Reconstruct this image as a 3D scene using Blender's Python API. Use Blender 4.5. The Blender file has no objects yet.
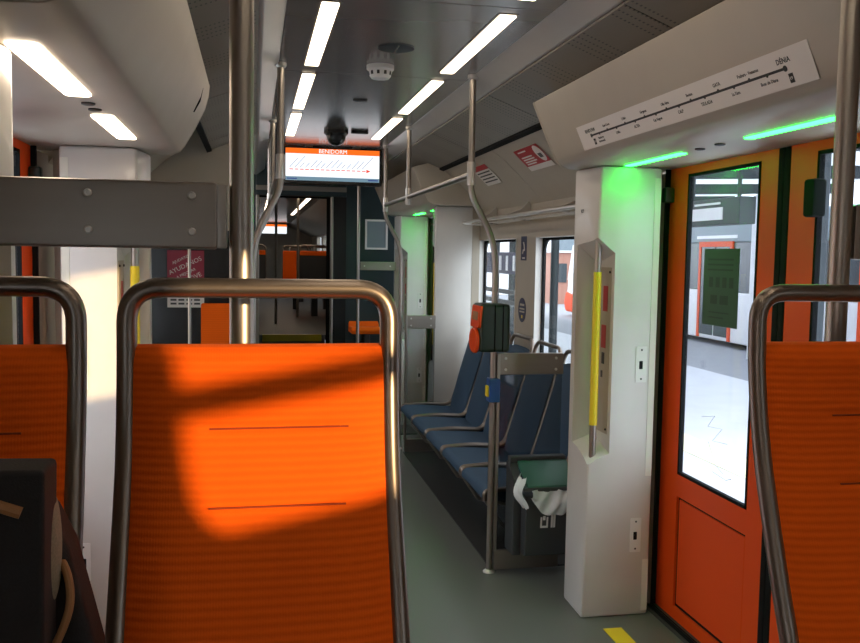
import bpy, bmesh, math, random
from mathutils import Vector, Matrix
random.seed(7)
SC = bpy.context.scene
COL = SC.collection
R = math.radians

# ------------------------------------------------------------------ camera
def look(yaw, pitch, roll):
    y, p, r = R(yaw), R(pitch), R(roll)
    fw = Vector((math.sin(y)*math.cos(p), math.cos(y)*math.cos(p), -math.sin(p)))
    rt = Vector((math.cos(y), -math.sin(y), 0)); dn = fw.cross(rt)
    r2 = rt*math.cos(r) - dn*math.sin(r); d2 = rt*math.sin(r) + dn*math.cos(r)
    up = -d2; bk = -fw
    return Matrix(((r2.x, up.x, bk.x), (r2.y, up.y, bk.y), (r2.z, up.z, bk.z))).to_4x4()
cam_d = bpy.data.cameras.new('camera'); cam = bpy.data.objects.new('camera', cam_d); COL.objects.link(cam)
cam.matrix_world = Matrix.Translation((0, 0, 1.56)) @ look(11.364, 4.31, 0.931)
cam_d.sensor_width = 36; cam_d.sensor_fit = 'HORIZONTAL'; cam_d.lens = 880/860*36
cam_d.clip_start = 0.02; cam_d.clip_end = 300
SC.camera = cam

# ------------------------------------------------------------------ world, sun, exposure
W = bpy.data.worlds.new('sky'); SC.world = W; W.use_nodes = True
bg = W.node_tree.nodes['Background']
bg.inputs[0].default_value = (0.86, 0.92, 1.0, 1); bg.inputs[1].default_value = 3.6
sun_d = bpy.data.lights.new('sun', 'SUN'); sun = bpy.data.objects.new('sun', sun_d); COL.objects.link(sun)
sun_d.energy = 5.6; sun_d.color = (1.0, 0.66, 0.34); sun_d.angle = R(0.6)
sun.rotation_euler = Vector((-0.5, 0.85, -0.085)).to_track_quat('-Z', 'Y').to_euler()
sun.location = (8, -14, 6)
SC.view_settings.view_transform = 'Standard'; SC.view_settings.look = 'None'
SC.view_settings.gamma = 1; SC.view_settings.use_curve_mapping = False
SC.view_settings.exposure = 0.16
LAMP = 7.0

# ------------------------------------------------------------------ materials
def newmat(name):
    m = bpy.data.materials.new(name); m.use_nodes = True
    nt = m.node_tree; nt.nodes.clear()
    return m, nt, nt.nodes.new('ShaderNodeOutputMaterial')
def N(nt, kind, **kw):
    n = nt.nodes.new(kind)
    for k, v in kw.items():
        if k in n.inputs: n.inputs[k].default_value = v
        else: setattr(n, k, v)
    return n
def pbr(name, col, rough=0.5, metal=0.0, var=0.06, scale=8.0, bump=0.0, bscale=60.0, stretch=(1, 1, 1), coat=0.0, spec=0.5, sheen=0.0):
    m, nt, out = newmat(name); L = nt.links.new
    b = N(nt, 'ShaderNodeBsdfPrincipled', Roughness=rough, Metallic=metal)
    b.inputs['Specular IOR Level'].default_value = spec
    b.inputs['Coat Weight'].default_value = coat
    b.inputs['Sheen Weight'].default_value = sheen
    L(b.outputs[0], out.inputs[0])
    tc = N(nt, 'ShaderNodeTexCoord'); mp = N(nt, 'ShaderNodeMapping'); mp.inputs['Scale'].default_value = stretch
    L(tc.outputs['Object'], mp.inputs[0])
    nz = N(nt, 'ShaderNodeTexNoise', Scale=scale, Detail=4.0); L(mp.outputs[0], nz.inputs[0])
    mx = N(nt, 'ShaderNodeMixRGB'); mx.inputs[1].default_value = (*[c*(1-var) for c in col], 1); mx.inputs[2].default_value = (*[min(1, c*(1+var)) for c in col], 1)
    L(nz.outputs[0], mx.inputs[0]); L(mx.outputs[0], b.inputs['Base Color'])
    if bump:
        n2 = N(nt, 'ShaderNodeTexNoise', Scale=bscale, Detail=2.0); L(mp.outputs[0], n2.inputs[0])
        bp = N(nt, 'ShaderNodeBump', Strength=bump, Distance=0.002); L(n2.outputs[0], bp.inputs['Height']); L(bp.outputs[0], b.inputs['Normal'])
    return m
def emit(name, col, s):
    m, nt, out = newmat(name)
    e = N(nt, 'ShaderNodeEmission', Strength=s); e.inputs[0].default_value = (*col, 1)
    nt.links.new(e.outputs[0], out.inputs[0]); return m
def glassmat(name, tint=(1, 1, 1), refl=1.0, haze=0.0, hazecol=(0.8, 0.82, 0.9)):
    m, nt, out = newmat(name); L = nt.links.new
    t = N(nt, 'ShaderNodeBsdfTransparent'); t.inputs[0].default_value = (*tint, 1)
    g = N(nt, 'ShaderNodeBsdfGlossy', Roughness=0.02)
    f = N(nt, 'ShaderNodeLayerWeight', Blend=0.5); pw = N(nt, 'ShaderNodeMath', operation='POWER'); pw.inputs[1].default_value = 5.0; L(f.outputs['Facing'], pw.inputs[0])
    mu = N(nt, 'ShaderNodeMath', operation='MULTIPLY_ADD'); mu.inputs[1].default_value = .9*refl; mu.inputs[2].default_value = .03*refl
    L(pw.outputs[0], mu.inputs[0])
    mx = N(nt, 'ShaderNodeMixShader'); L(mu.outputs[0], mx.inputs[0]); L(t.outputs[0], mx.inputs[1]); L(g.outputs[0], mx.inputs[2])
    last = mx
    if haze:
        tr = N(nt, 'ShaderNodeBsdfTranslucent'); tr.inputs[0].default_value = (*hazecol, 1)
        m2 = N(nt, 'ShaderNodeMixShader'); m2.inputs[0].default_value = haze; L(mx.outputs[0], m2.inputs[1]); L(tr.outputs[0], m2.inputs[2]); last = m2
    L(last.outputs[0], out.inputs[0]); return m
def sheetmat(name, col):
    """thin translucent roof sheet"""
    m, nt, out = newmat(name)
    a = N(nt, 'ShaderNodeBsdfDiffuse'); a.inputs[0].default_value = (*col, 1); b = N(nt, 'ShaderNodeBsdfTranslucent'); b.inputs[0].default_value = (*col, 1)
    mx = N(nt, 'ShaderNodeMixShader'); mx.inputs[0].default_value = .6
    nt.links.new(a.outputs[0], mx.inputs[1]); nt.links.new(b.outputs[0], mx.inputs[2]); nt.links.new(mx.outputs[0], out.inputs[0]); return m
def ribbed(name, col, col2, pitch):
    """woven seat cloth: horizontal ribs with fine cross weave, relief in the bump only"""
    m, nt, out = newmat(name); L = nt.links.new
    b = N(nt, 'ShaderNodeBsdfPrincipled', Roughness=0.85); b.inputs['Specular IOR Level'].default_value = 0.2
    b.inputs['Sheen Weight'].default_value = 0.08; b.inputs['Sheen Tint'].default_value = (1, .45, .2, 1)
    tc = N(nt, 'ShaderNodeTexCoord')
    w = N(nt, 'ShaderNodeTexWave', bands_direction='Z', Scale=math.pi*2/(20*pitch), Distortion=0.5, Detail=1.0); w.inputs['Detail Scale'].default_value = 6
    L(tc.outputs['Object'], w.inputs[0])
    w2 = N(nt, 'ShaderNodeTexWave', bands_direction='X', Scale=math.pi*2/(20*0.004), Distortion=1.5, Detail=1.0); L(tc.outputs['Object'], w2.inputs[0])
    nz = N(nt, 'ShaderNodeTexNoise', Scale=9.0, Detail=5.0); L(tc.outputs['Object'], nz.inputs[0])
    a = N(nt, 'ShaderNodeMath', operation='MULTIPLY_ADD'); a.inputs[1].default_value = 0.45; L(nz.outputs[0], a.inputs[0])
    s = N(nt, 'ShaderNodeMath', operation='MULTIPLY'); s.inputs[1].default_value = 0.6; L(w.outputs['Fac'], s.inputs[0]); L(s.outputs[0], a.inputs[2])
    mx = N(nt, 'ShaderNodeMixRGB'); mx.inputs[1].default_value = (*col2, 1); mx.inputs[2].default_value = (*col, 1)
    L(a.outputs[0], mx.inputs[0]); L(mx.outputs[0], b.inputs['Base Color'])
    h = N(nt, 'ShaderNodeMath', operation='MULTIPLY_ADD'); h.inputs[1].default_value = 0.15; L(w2.outputs['Fac'], h.inputs[0]); L(w.outputs['Fac'], h.inputs[2])
    bp = N(nt, 'ShaderNodeBump', Strength=0.35, Distance=0.002); L(h.outputs[0], bp.inputs['Height']); L(bp.outputs[0], b.inputs['Normal'])
    L(b.outputs[0], out.inputs[0]); return m
def perforated(name, col):
    """ceiling edge panel with groups of fine punched slots"""
    m, nt, out = newmat(name); L = nt.links.new
    b = N(nt, 'ShaderNodeBsdfPrincipled', Roughness=0.45)
    tc = N(nt, 'ShaderNodeTexCoord'); sx = N(nt, 'ShaderNodeSeparateXYZ'); L(tc.outputs['Object'], sx.inputs[0])
    def band(sock, period, lim):
        d = N(nt, 'ShaderNodeMath', operation='DIVIDE'); d.inputs[1].default_value = period; L(sock, d.inputs[0])
        f = N(nt, 'ShaderNodeMath', operation='FRACT'); L(d.outputs[0], f.inputs[0])
        l = N(nt, 'ShaderNodeMath', operation='LESS_THAN'); l.inputs[1].default_value = lim; L(f.outputs[0], l.inputs[0]); return l.outputs[0]
    p = band(sx.outputs['Y'], 0.05, 0.26); q = band(sx.outputs['X'], 0.014, 0.40); r = band(sx.outputs['Y'], 0.42, 0.50)
    m1 = N(nt, 'ShaderNodeMath', operation='MULTIPLY'); L(p, m1.inputs[0]); L(q, m1.inputs[1])
    m2 = N(nt, 'ShaderNodeMath', operation='MULTIPLY'); L(m1.outputs[0], m2.inputs[0]); L(r, m2.inputs[1])
    mx = N(nt, 'ShaderNodeMixRGB'); mx.inputs[1].default_value = (*col, 1); mx.inputs[2].default_value = (.06, .06, .055, 1)
    L(m2.outputs[0], mx.inputs[0]); L(mx.outputs[0], b.inputs['Base Color']); L(b.outputs[0], out.inputs[0]); return m

M = dict(
 wall=pbr('warm grey wall plastic', (.42, .37, .295), .45, bump=.03),
 cover=pbr('pale grey moulded plastic', (.46, .41, .335), .42, bump=.02),
 pillar=pbr('off white moulded plastic', (.66, .64, .60), .34, coat=.15),
 ceiling=pbr('glossy grey ceiling sheet', (.215, .20, .19), .20, metal=.35, var=.04),
 bevel=pbr('satin grey trim', (.50, .48, .45), .30, metal=.2),
 perf=perforated('perforated grey panel', (.23, .205, .17)),
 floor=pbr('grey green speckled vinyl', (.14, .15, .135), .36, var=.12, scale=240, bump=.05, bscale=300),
 floor_dark=pbr('dark edging and bench shade', (.045, .045, .042), .5),  # also colours the painted shade strip under the bench
 steel=pbr('brushed stainless steel', (.42, .385, .345), .38, metal=1, var=.015, scale=30, stretch=(1, 1, .05)),
 plate=pbr('brushed grey sheet metal', (.34, .305, .27), .38, metal=.85, var=.08, scale=12, stretch=(.08, 1, 3)),
 bronze=pbr('dark satin seat tube', (.25, .21, .18), .34, metal=.9, var=.05),
 clamp=pbr('cast silver clamp', (.68, .66, .62), .35, metal=.7),
 orange_cloth=ribbed('orange ribbed seat cloth', (.95, .140, .003), (.82, .102, .002), .0118),
 seam=pbr('dark orange seam', (.30, .04, .006), .9),
 orange=pbr('orange door paint', (.80, .075, .005), .42, var=.03, spec=.35),
 blue_cloth=pbr('blue grey seat cloth', (.030, .068, .120), .8, var=.18, scale=160, bump=.2, bscale=260),
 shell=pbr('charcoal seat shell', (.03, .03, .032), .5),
 black=pbr('black rubber', (.010, .011, .012), .85, spec=.12),
 gloss=pbr('black glossy plastic', (.015, .016, .018), .2),
 yellow=pbr('yellow painted tube', (.86, .66, .02), .4, var=.03),
 white=pbr('white plastic', (.80, .79, .76), .35),
 paper=pbr('off white vinyl print', (.74, .70, .66), .5, var=.02),
 ink=pbr('black print', (.03, .03, .03), .6),
 red=pbr('red printed vinyl', (.42, .025, .03), .5),
 maroon=pbr('maroon printed vinyl', (.30, .02, .05), .5),
 navy=pbr('navy printed vinyl', (.012, .014, .06), .5),
 lid=pbr('green bin lid', (.03, .14, .09), .35),
 bin=pbr('charcoal bin plastic', (.045, .05, .052), .45),
 liner=pbr('thin white bin liner', (.78, .83, .83), .35, var=.12, scale=25),
 dkgreen=pbr('dark green plastic', (.012, .03, .022), .35),
 teal=pbr('dark teal laminate', (.018, .035, .04), .35),
 blue=pbr('blue plastic', (.02, .09, .32), .4),
 bag=pbr('black nylon', (.014, .013, .014), .8, var=.3, scale=300, bump=.3, bscale=400),
 tan=pbr('tan leather trim', (.34, .16, .06), .6),
 mesh=pbr('grey mesh fabric', (.26, .24, .17), .9, var=.4, scale=350, bump=.4, bscale=350),
 glass=glassmat('clear window glass', (.93, .95, .95), .45),
 door_glass=glassmat('door glass', (.95, .97, 1.0), .8),
 divider_glass=glassmat('divider glass', (.72, .74, .75), 1.0),
 smoke_glass=glassmat('dark partition glass', (.10, .10, .11), 1.0),
 poster_green=pbr('dark green sheet', (.03, .07, .045), .5),
 poster_ink=pbr('faded green print', (.012, .03, .02), .5),
 lamp=emit('ceiling lamp diffuser', (1.0, .81, .60), LAMP),
 lamp_warm=emit('door lamp diffuser', (1.0, .80, .60), 11.0),
 led=emit('green door light', (.013, 1.0, .040), 21.0),
 scr_white=emit('screen white', (.92, .96, 1.0), 1.1),
 scr_orange=emit('screen orange', (1.0, .16, .015), 1.0),
 scr_grey=emit('screen blue grey', (.16, .26, .33), 1.0),
 scr_ink=emit('screen dark blue', (.04, .07, .22), 1.0),
 scr_red=emit('screen red', (.85, .08, .05), 1.0),
 strip=pbr('pale glow strip', (.80, .80, .70), .4),
 platform=pbr('pale concrete paving', (.62, .63, .67), .7, var=.10, scale=3),
 asphalt=pbr('grey asphalt', (.30, .31, .34), .8, var=.12, scale=4),
 tram_grey=pbr('blue grey tram paint', (.22, .27, .31), .35),
 tram_dark=pbr('dark tram glazing', (.06, .075, .085), .15),
 tram_white=pbr('white tram paint', (.85, .85, .87), .35),
 canopy=pbr('pale canopy sheet', (.70, .72, .74), .6),
 roof_sheet=sheetmat('translucent canopy sheet', (.85, .87, .88)),
 platform_line=pbr('pale yellow paint', (.85, .83, .55), .6),
 steel_dark=pbr('dark painted steel', (.03, .04, .045), .5),
 brick=pbr('salmon rendered wall', (.48, .24, .18), .8),
 brick_pale=pbr('pale pink render', (.52, .44, .42), .8),
 gutter=pbr('dark sill rubber', (.04, .04, .035), .5),
)

# ------------------------------------------------------------------ mesh helpers
class MB:
    def __init__(s): s.v = []; s.f = []
    def add(s, v, f):
        n = len(s.v); s.v += [tuple(p) for p in v]; s.f += [tuple(i+n for i in q) for q in f]; return s
    def box(s, x0, x1, y0, y1, z0, z1):
        x0, x1 = sorted((x0, x1)); y0, y1 = sorted((y0, y1)); z0, z1 = sorted((z0, z1))
        return s.add([(x0,y0,z0),(x1,y0,z0),(x1,y1,z0),(x0,y1,z0),(x0,y0,z1),(x1,y0,z1),(x1,y1,z1),(x0,y1,z1)],
                     [(3,2,1,0),(4,5,6,7),(0,1,5,4),(1,2,6,5),(2,3,7,6),(3,0,4,7)])
    def prism(s, prof, a, b, axis='y'):
        """closed profile extruded between a and b; profile is the other two axes in order"""
        n = len(prof)
        def P(p, t): return {'y': (p[0], t, p[1]), 'x': (t, p[0], p[1]), 'z': (p[0], p[1], t)}[axis]
        v = [P(p, a) for p in prof] + [P(p, b) for p in prof]
        f = [(i, (i+1) % n, (i+1) % n+n, i+n) for i in range(n)] + [tuple(range(n))[::-1], tuple(range(n, 2*n))]
        return s.add(v, f)
    def tube(s, pts, r, seg=12, cap=True):
        pts = [Vector(p) for p in pts]; n = len(pts)
        rr = r if isinstance(r, (list, tuple)) else [r]*n
        tang = [((pts[min(i+1, n-1)]-pts[max(i-1, 0)]).normalized()) for i in range(n)]
        up = Vector((0, 0, 1)) if abs(tang[0].z) < .9 else Vector((1, 0, 0))
        a = (up - tang[0]*up.dot(tang[0])).normalized(); v = []
        for i in range(n):
            a = (a - tang[i]*a.dot(tang[i])).normalized(); b = tang[i].cross(a)
            for k in range(seg):
                t = 2*math.pi*k/seg; v.append(pts[i] + (a*math.cos(t)+b*math.sin(t))*rr[i])
        f = [(i*seg+k, i*seg+(k+1) % seg, (i+1)*seg+(k+1) % seg, (i+1)*seg+k) for i in range(n-1) for k in range(seg)]
        if cap: f += [tuple(range(seg))[::-1], tuple((n-1)*seg+k for k in range(seg))]
        return s.add(v, f)
    def lathe(s, c, prof, seg=24, axis='z'):
        """prof: (radius, height) pairs around axis through c"""
        v = []; n = len(prof)
        for r, h in prof:
            for k in range(seg):
                t = 2*math.pi*k/seg; x, y = r*math.cos(t), r*math.sin(t)
                v.append({'z': (c[0]+x, c[1]+y, c[2]+h), 'y': (c[0]+x, c[1]+h, c[2]+y), 'x': (c[0]+h, c[1]+x, c[2]+y)}[axis])
        f = [(i*seg+k, i*seg+(k+1) % seg, (i+1)*seg+(k+1) % seg, (i+1)*seg+k) for i in range(n-1) for k in range(seg)]
        f += [tuple(range(seg))[::-1], tuple((n-1)*seg+k for k in range(seg))]
        return s.add(v, f)
    def grid(s, fn, nu, nv):
        v = [fn(i/nu, j/nv) for j in range(nv+1) for i in range(nu+1)]
        f = [(j*(nu+1)+i, j*(nu+1)+i+1, (j+1)*(nu+1)+i+1, (j+1)*(nu+1)+i) for j in range(nv) for i in range(nu)]
        return s.add(v, f)
    def build(s, name, mat, parent=None, bevel=0, seg=2, ang=35, smooth=True):
        me = bpy.data.meshes.new(name); me.from_pydata(s.v, [], s.f)
        bm = bmesh.new(); bm.from_mesh(me)
        bmesh.ops.recalc_face_normals(bm, faces=bm.faces)
        if bevel:
            es = [e for e in bm.edges if len(e.link_faces) == 2 and e.calc_face_angle(0) > R(25)]
            bmesh.ops.bevel(bm, geom=es, offset=bevel, segments=seg, affect='EDGES', profile=.5, clamp_overlap=True)
        bm.to_mesh(me); bm.free()
        if smooth: me.shade_smooth(); me.set_sharp_from_angle(angle=R(ang))
        me.materials.append(M[mat] if isinstance(mat, str) else mat)
        o = bpy.data.objects.new(name, me); COL.objects.link(o)
        if bevel and smooth:
            wn = o.modifiers.new('weighted_normals', 'WEIGHTED_NORMAL'); wn.keep_sharp = True
        if parent: adopt(o, parent)
        return o
def adopt(o, parent):
    o.parent = parent
    o.matrix_parent_inverse = world_of(parent).inverted()
def world_of(o):
    m = o.matrix_basis.copy()
    if o.parent: m = world_of(o.parent) @ o.matrix_parent_inverse @ m
    return m
def fillet(pts, r, n=6):
    """round the corners of a polyline"""
    pts = [Vector(p) for p in pts]; out = [pts[0]]
    for i in range(1, len(pts)-1):
        a, b, c = pts[i-1], pts[i], pts[i+1]
        rr = r[i-1] if isinstance(r, (list, tuple)) else r
        d1 = (a-b); d2 = (c-b); t = min(rr, d1.length*.49, d2.length*.49)
        p, q = b+d1.normalized()*t, b+d2.normalized()*t
        for k in range(n+1):
            u = k/n; out.append(p*(1-u)**2 + b*2*u*(1-u) + q*u*u)
    out.append(pts[-1]); return out
def thing(name, label, cat, loc=(0, 0, 0), group=None):
    o = bpy.data.objects.new(name, None); COL.objects.link(o); o.empty_display_size = .1
    o.location = loc; return tag(o, label, cat, group)
def tag(o, label, cat, group=None):
    o['label'] = label; o['category'] = cat
    if group: o['group'] = group
    return o
def struct(o, label=None, cat=None):
    o['kind'] = 'structure'
    if label: o['label'] = label
    if cat: o['category'] = cat
    return o
def sroot(name, label, cat, loc=(0, 0, 0)):
    o = bpy.data.objects.new(name, None); COL.objects.link(o); o.location = loc; o.empty_display_size = .1
    return struct(o, label, cat)
def dup(root, delta, label):
    r = root.copy(); COL.objects.link(r); r.location = root.location + Vector(delta); r['label'] = label
    for ch in root.children:
        c = ch.copy(); COL.objects.link(c); c.parent = r
        for g in ch.children:
            d = g.copy(); COL.objects.link(d); d.parent = c
    return r
def frame_m(o, x, y):
    x = Vector(x).normalized(); y = Vector(y).normalized(); z = x.cross(y)
    return Matrix(((x.x, y.x, z.x, o[0]), (x.y, y.y, z.y, o[1]), (x.z, y.z, z.z, o[2]), (0, 0, 0, 1)))
def text(name, s, size, m, u, v, mat, parent, align='CENTER', rot=0.0, off=.0012, ex=.0004, bold=0.0):
    """lettering as thin raised print, u/v in the sheet's own plane"""
    cu = bpy.data.curves.new(name, 'FONT'); cu.body = s; cu.size = size; cu.align_x = align; cu.align_y = 'CENTER'; cu.extrude = ex; cu.resolution_u = 2; cu.offset = size*bold
    t = bpy.data.objects.new('tmp', cu); COL.objects.link(t)
    bpy.context.view_layer.update()
    me = bpy.data.meshes.new_from_object(t.evaluated_get(bpy.context.evaluated_depsgraph_get()))
    bpy.data.objects.remove(t); bpy.data.curves.remove(cu)
    me.transform(m @ Matrix.Translation((u, v, off)) @ Matrix.Rotation(rot, 4, 'Z'))
    me.materials.clear(); me.materials.append(M[mat])
    o = bpy.data.objects.new(name, me); COL.objects.link(o)
    if parent: adopt(o, parent)
    return o
def sheet(mb, m, u0, u1, v0, v1, t0=0.0, t1=.001):
    c = [(u0, v0), (u1, v0), (u1, v1), (u0, v1)]
    v = [m @ Vector((a, b, t0)) for a, b in c] + [m @ Vector((a, b, t1)) for a, b in c]
    mb.add(v, [(3,2,1,0),(4,5,6,7),(0,1,5,4),(1,2,6,5),(2,3,7,6),(3,0,4,7)]); return mb
def pill(mb, m, u0, u1, v0, v1, t0, t1, r, n=5):
    """rounded rectangle plate in the plane of m"""
    c = []
    for cx, cy, a0 in ((u1-r, v1-r, 0), (u0+r, v1-r, 90), (u0+r, v0+r, 180), (u1-r, v0+r, 270)):
        for k in range(n+1): a = R(a0+90*k/n); c.append((cx+r*math.cos(a), cy+r*math.sin(a)))
    k = len(c); v = [m @ Vector((a, b, t0)) for a, b in c] + [m @ Vector((a, b, t1)) for a, b in c]
    mb.add(v, [(i, (i+1) % k, (i+1) % k+k, i+k) for i in range(k)]+[tuple(range(k))[::-1], tuple(range(k, 2*k))]); return mb
def screw(p, parent, axis='y', r=.008, mat='clamp', d=-1):
    mb = MB(); prof = [(r, 0), (r, .003*d), (r*.75, .0045*d), (r*.5, .0045*d), (r*.45, .002*d)]
    return mb.lathe(p, prof, 12, axis).build('screw', mat, parent)

Y0, Y1 = -3.0, 8.95           # saloon from rear bulkhead to front bulkhead
XR, XL = 1.76, -0.80          # inner wall faces
HC = 2.41                     # ceiling height

# ================================================================== STRUCTURE
struct(MB().box(XL-.1, XR+.1, Y0-.1, 9.8, -.06, 0).build('floor', 'floor', smooth=False), 'grey green speckled vinyl train floor', 'floor')
struct(MB().box(1.16, XR, 4.14, 6.78, 0, .006).build('trim_1', 'floor_dark'), 'dark strip painting the shade on the floor under the blue bench', 'floor trim')  # dark sheet stands for the shade under the bench
struct(MB().box(.62, 1.40, 7.45, 7.85, 0, .008).build('trim_2', 'floor_dark'), 'dark band across the aisle floor near the far door', 'floor trim')
struct(MB().box(1.445, 1.525, 2.2, 3.38, 0, .004).build('trim_3', 'yellow'), 'yellow line on the floor inside the right door', 'floor marking')

# ceiling: flat sheets between cross joints, bevel lips, perforated panels, covings
ceil = sroot('ceiling', 'glossy dark grey train ceiling with perforated edge panels', 'ceiling', (.56, 3, HC))
ys = [Y0, -1.4, 0.9, 2.98, 4.24, 6.6, 9.2]
for a, b in zip(ys[:-1], ys[1:]):
    MB().box(.11, 1.02, a+.002, b-.002, HC, HC+.03).build('ceiling_sheet', 'ceiling', ceil, bevel=.002)
MB().box(.05, 1.1, Y0, 9.2, HC+.03, HC+.05).build('ceiling_backing', 'black', ceil)
MB().box(XL-.1, XR+.1, Y0-.1, 9.3, 2.5, 2.55).build('roof_shell', 'shell', ceil)
MB().prism([(1.02, HC), (1.10, 2.345), (1.125, 2.35), (1.125, 2.45), (1.02, 2.45)], Y0, 9.2).build('bevel_lip', 'bevel', ceil, bevel=.006)
MB().prism([(.11, HC), (.11, 2.45), (.005, 2.45), (.005, 2.35), (.03, 2.345)], Y0, 9.2).build('bevel_lip', 'bevel', ceil, bevel=.006)
yp = [Y0, -1.0, 1.0, 2.6, 4.2, 5.6, 7.0, 9.0]
for a, b in zip(yp[:-1], yp[1:]):
    MB().prism([(1.115, 2.338), (1.42, 2.222), (1.42, 2.26), (1.115, 2.37)], a+.003, b-.003).build('perforated_panel', 'perf', ceil)
    if a < 6: MB().prism([(.015, 2.338), (-.29, 2.222), (-.29, 2.26), (.015, 2.37)], a+.003, min(b, 6.0)-.003).build('perforated_panel', 'perf', ceil)
MB().prism([(1.40, 2.215), (1.43, 2.205), (1.46, 2.3), (1.40, 2.3)], Y0, 9.0).build('shadow_gap', 'black', ceil)
MB().prism([(-.27, 2.215), (-.30, 2.205), (-.33, 2.3), (-.27, 2.3)], Y0, 6.0).build('shadow_gap', 'black', ceil)
def coving(sgn, off, a, b, nm):
    f = lambda x: x if sgn > 0 else off-x
    pr = [(1.425, 2.215), (1.52, 2.15), (1.66, 2.02), (1.735, 1.94), (1.76, 1.90), (1.86, 1.90), (1.86, 2.5), (1.46, 2.5)]
    return MB().prism([(f(x), z) for x, z in pr], a, b).build(nm, 'wall', ceil)
for a, b in ((Y0, -.6), (-.6, 1.78), (3.76, 5.3), (5.3, 6.68)): coving(1, 0, a+.002, b-.002, 'coving_panel')
for a, b in ((Y0, -.6), (-.6, 1.60), (3.76, 6.0)): coving(-1, .96, a+.002, b-.002, 'coving_panel')

def wall(name, x0, x1, openings, label, y0=Y0, y1=Y1, z0=0.0, z1=1.93):
    mb = MB(); cur = y0
    for a, b, c, d in sorted(openings):
        if a > cur: mb.box(x0, x1, cur, a, z0, z1)
        if c > z0: mb.box(x0, x1, a, b, z0, c)
        if d < z1: mb.box(x0, x1, a, b, d, z1)
        cur = b
    if cur < y1: mb.box(x0, x1, cur, y1, z0, z1)
    return struct(mb.build(name, 'wall', smooth=False), label, 'wall')
WIN = [(5.80, 6.82, .82, 1.685), (4.30, 5.37, .82, 1.685), (-.80, -.28, 1.38, 1.90), (-1.98, -1.15, 1.455, 1.88)]  # rear pair is unseen, placed and sized to land the sun patches
DOOR1 = (1.87, 3.58, 0, 1.93); DOOR3 = (7.02, 8.62, 0, 1.93); DOOR2 = (1.87, 3.58, 0, 1.93)
wall('wall_right', XR, XR+.06, WIN+[DOOR1, DOOR3], 'warm grey right side wall of the train')
WINL = [(3.95, 5.4, .82, 1.685), (-2.5, -.6, .82, 1.72)]  # rear opening is unseen, added for sky fill
wall('wall_left', XL-.06, XL, WINL+[DOOR2], 'warm grey left side wall of the train', y1=9.3)
struct(MB().box(XL, XR, Y0-.1, Y0, 0, 2.5).build('wall_rear', 'wall', smooth=False), 'grey rear bulkhead behind the photographer', 'wall')

def window(n, side, y0, y1, z0, z1, label):
    """inside face at x: pale reveal, black rounded gasket, pane"""
    xi = XR if side > 0 else XL
    s = side; w = sroot('window_%d' % n, label, 'window', (xi, (y0+y1)/2, z0))
    m = frame_m((xi+s*.040, y0, z0), (0, 1, 0), (0, 0, 1))
    W_, H_ = y1-y0, z1-z0
    mb = MB()                                                        # pale lining of the opening
    t = .004
    mb.box(xi-s*.004, xi+s*.06, y0, y0+t, z0, z1).box(xi-s*.004, xi+s*.06, y1-t, y1, z0, z1).box(xi-s*.004, xi+s*.06, y0, y1, z0, z0+t).box(xi-s*.004, xi+s*.06, y0, y1, z1-t, z1)
    mb.build('reveal', 'white', w)
    # gasket ring
    def ring(r, g):
        c = []
        for cx, cy, a0 in ((W_-g-r, H_-g-r, 0), (g+r, H_-g-r, 90), (g+r, g+r, 180), (W_-g-r, g+r, 270)):
            for k in range(7): a = R(a0+15*k); c.append((cx+r*math.cos(a), cy+r*math.sin(a)))
        return c
    A, B = ring(.004, .004), ring(.075, .020); k = len(A); v = []
    for ring_, tt in ((A, .0), (B, .0), (B, .021), (A, .021)): v += [m @ Vector((p[0], p[1], tt*s)) for p in ring_]
    f = [(j*k+i, j*k+(i+1) % k, ((j+1) % 4)*k+(i+1) % k, ((j+1) % 4)*k+i) for j in range(4) for i in range(k)]
    MB().add(v, f).build('gasket', 'black', w)
    MB().box(xi+s*.044, xi+s*.050, y0+.02, y1-.02, z0+.02, z1-.02).build('pane', 'glass', w)
    return w
for i, (a, b, c, d) in enumerate(WIN):
    window(i+1, 1, a, b, c, d, ['right window farthest along behind the blue bench', 'right window nearer the white door pillar',
        'unseen narrow window behind the photographer, sized to sun the left pillar', 'unseen hopper window in the right rear wall, sized for the seat sun patch'][i])
for i, (a, b, c, d) in enumerate(WINL):
    window(i+5, -1, a, b, c, d, ['left window beyond the left door pillar', 'unseen left window behind the photographer, added for sky fill'][i])
window_bar = MB().box(XR+.03, XR+.06, -1.98, -1.15, 1.64, 1.685).build('trim_4', 'black'); struct(window_bar, 'unseen black transom bar across the rear hopper window, splitting the sun patch', 'trim')  # unseen bar placed to cast the dark band across the seat patch

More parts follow.
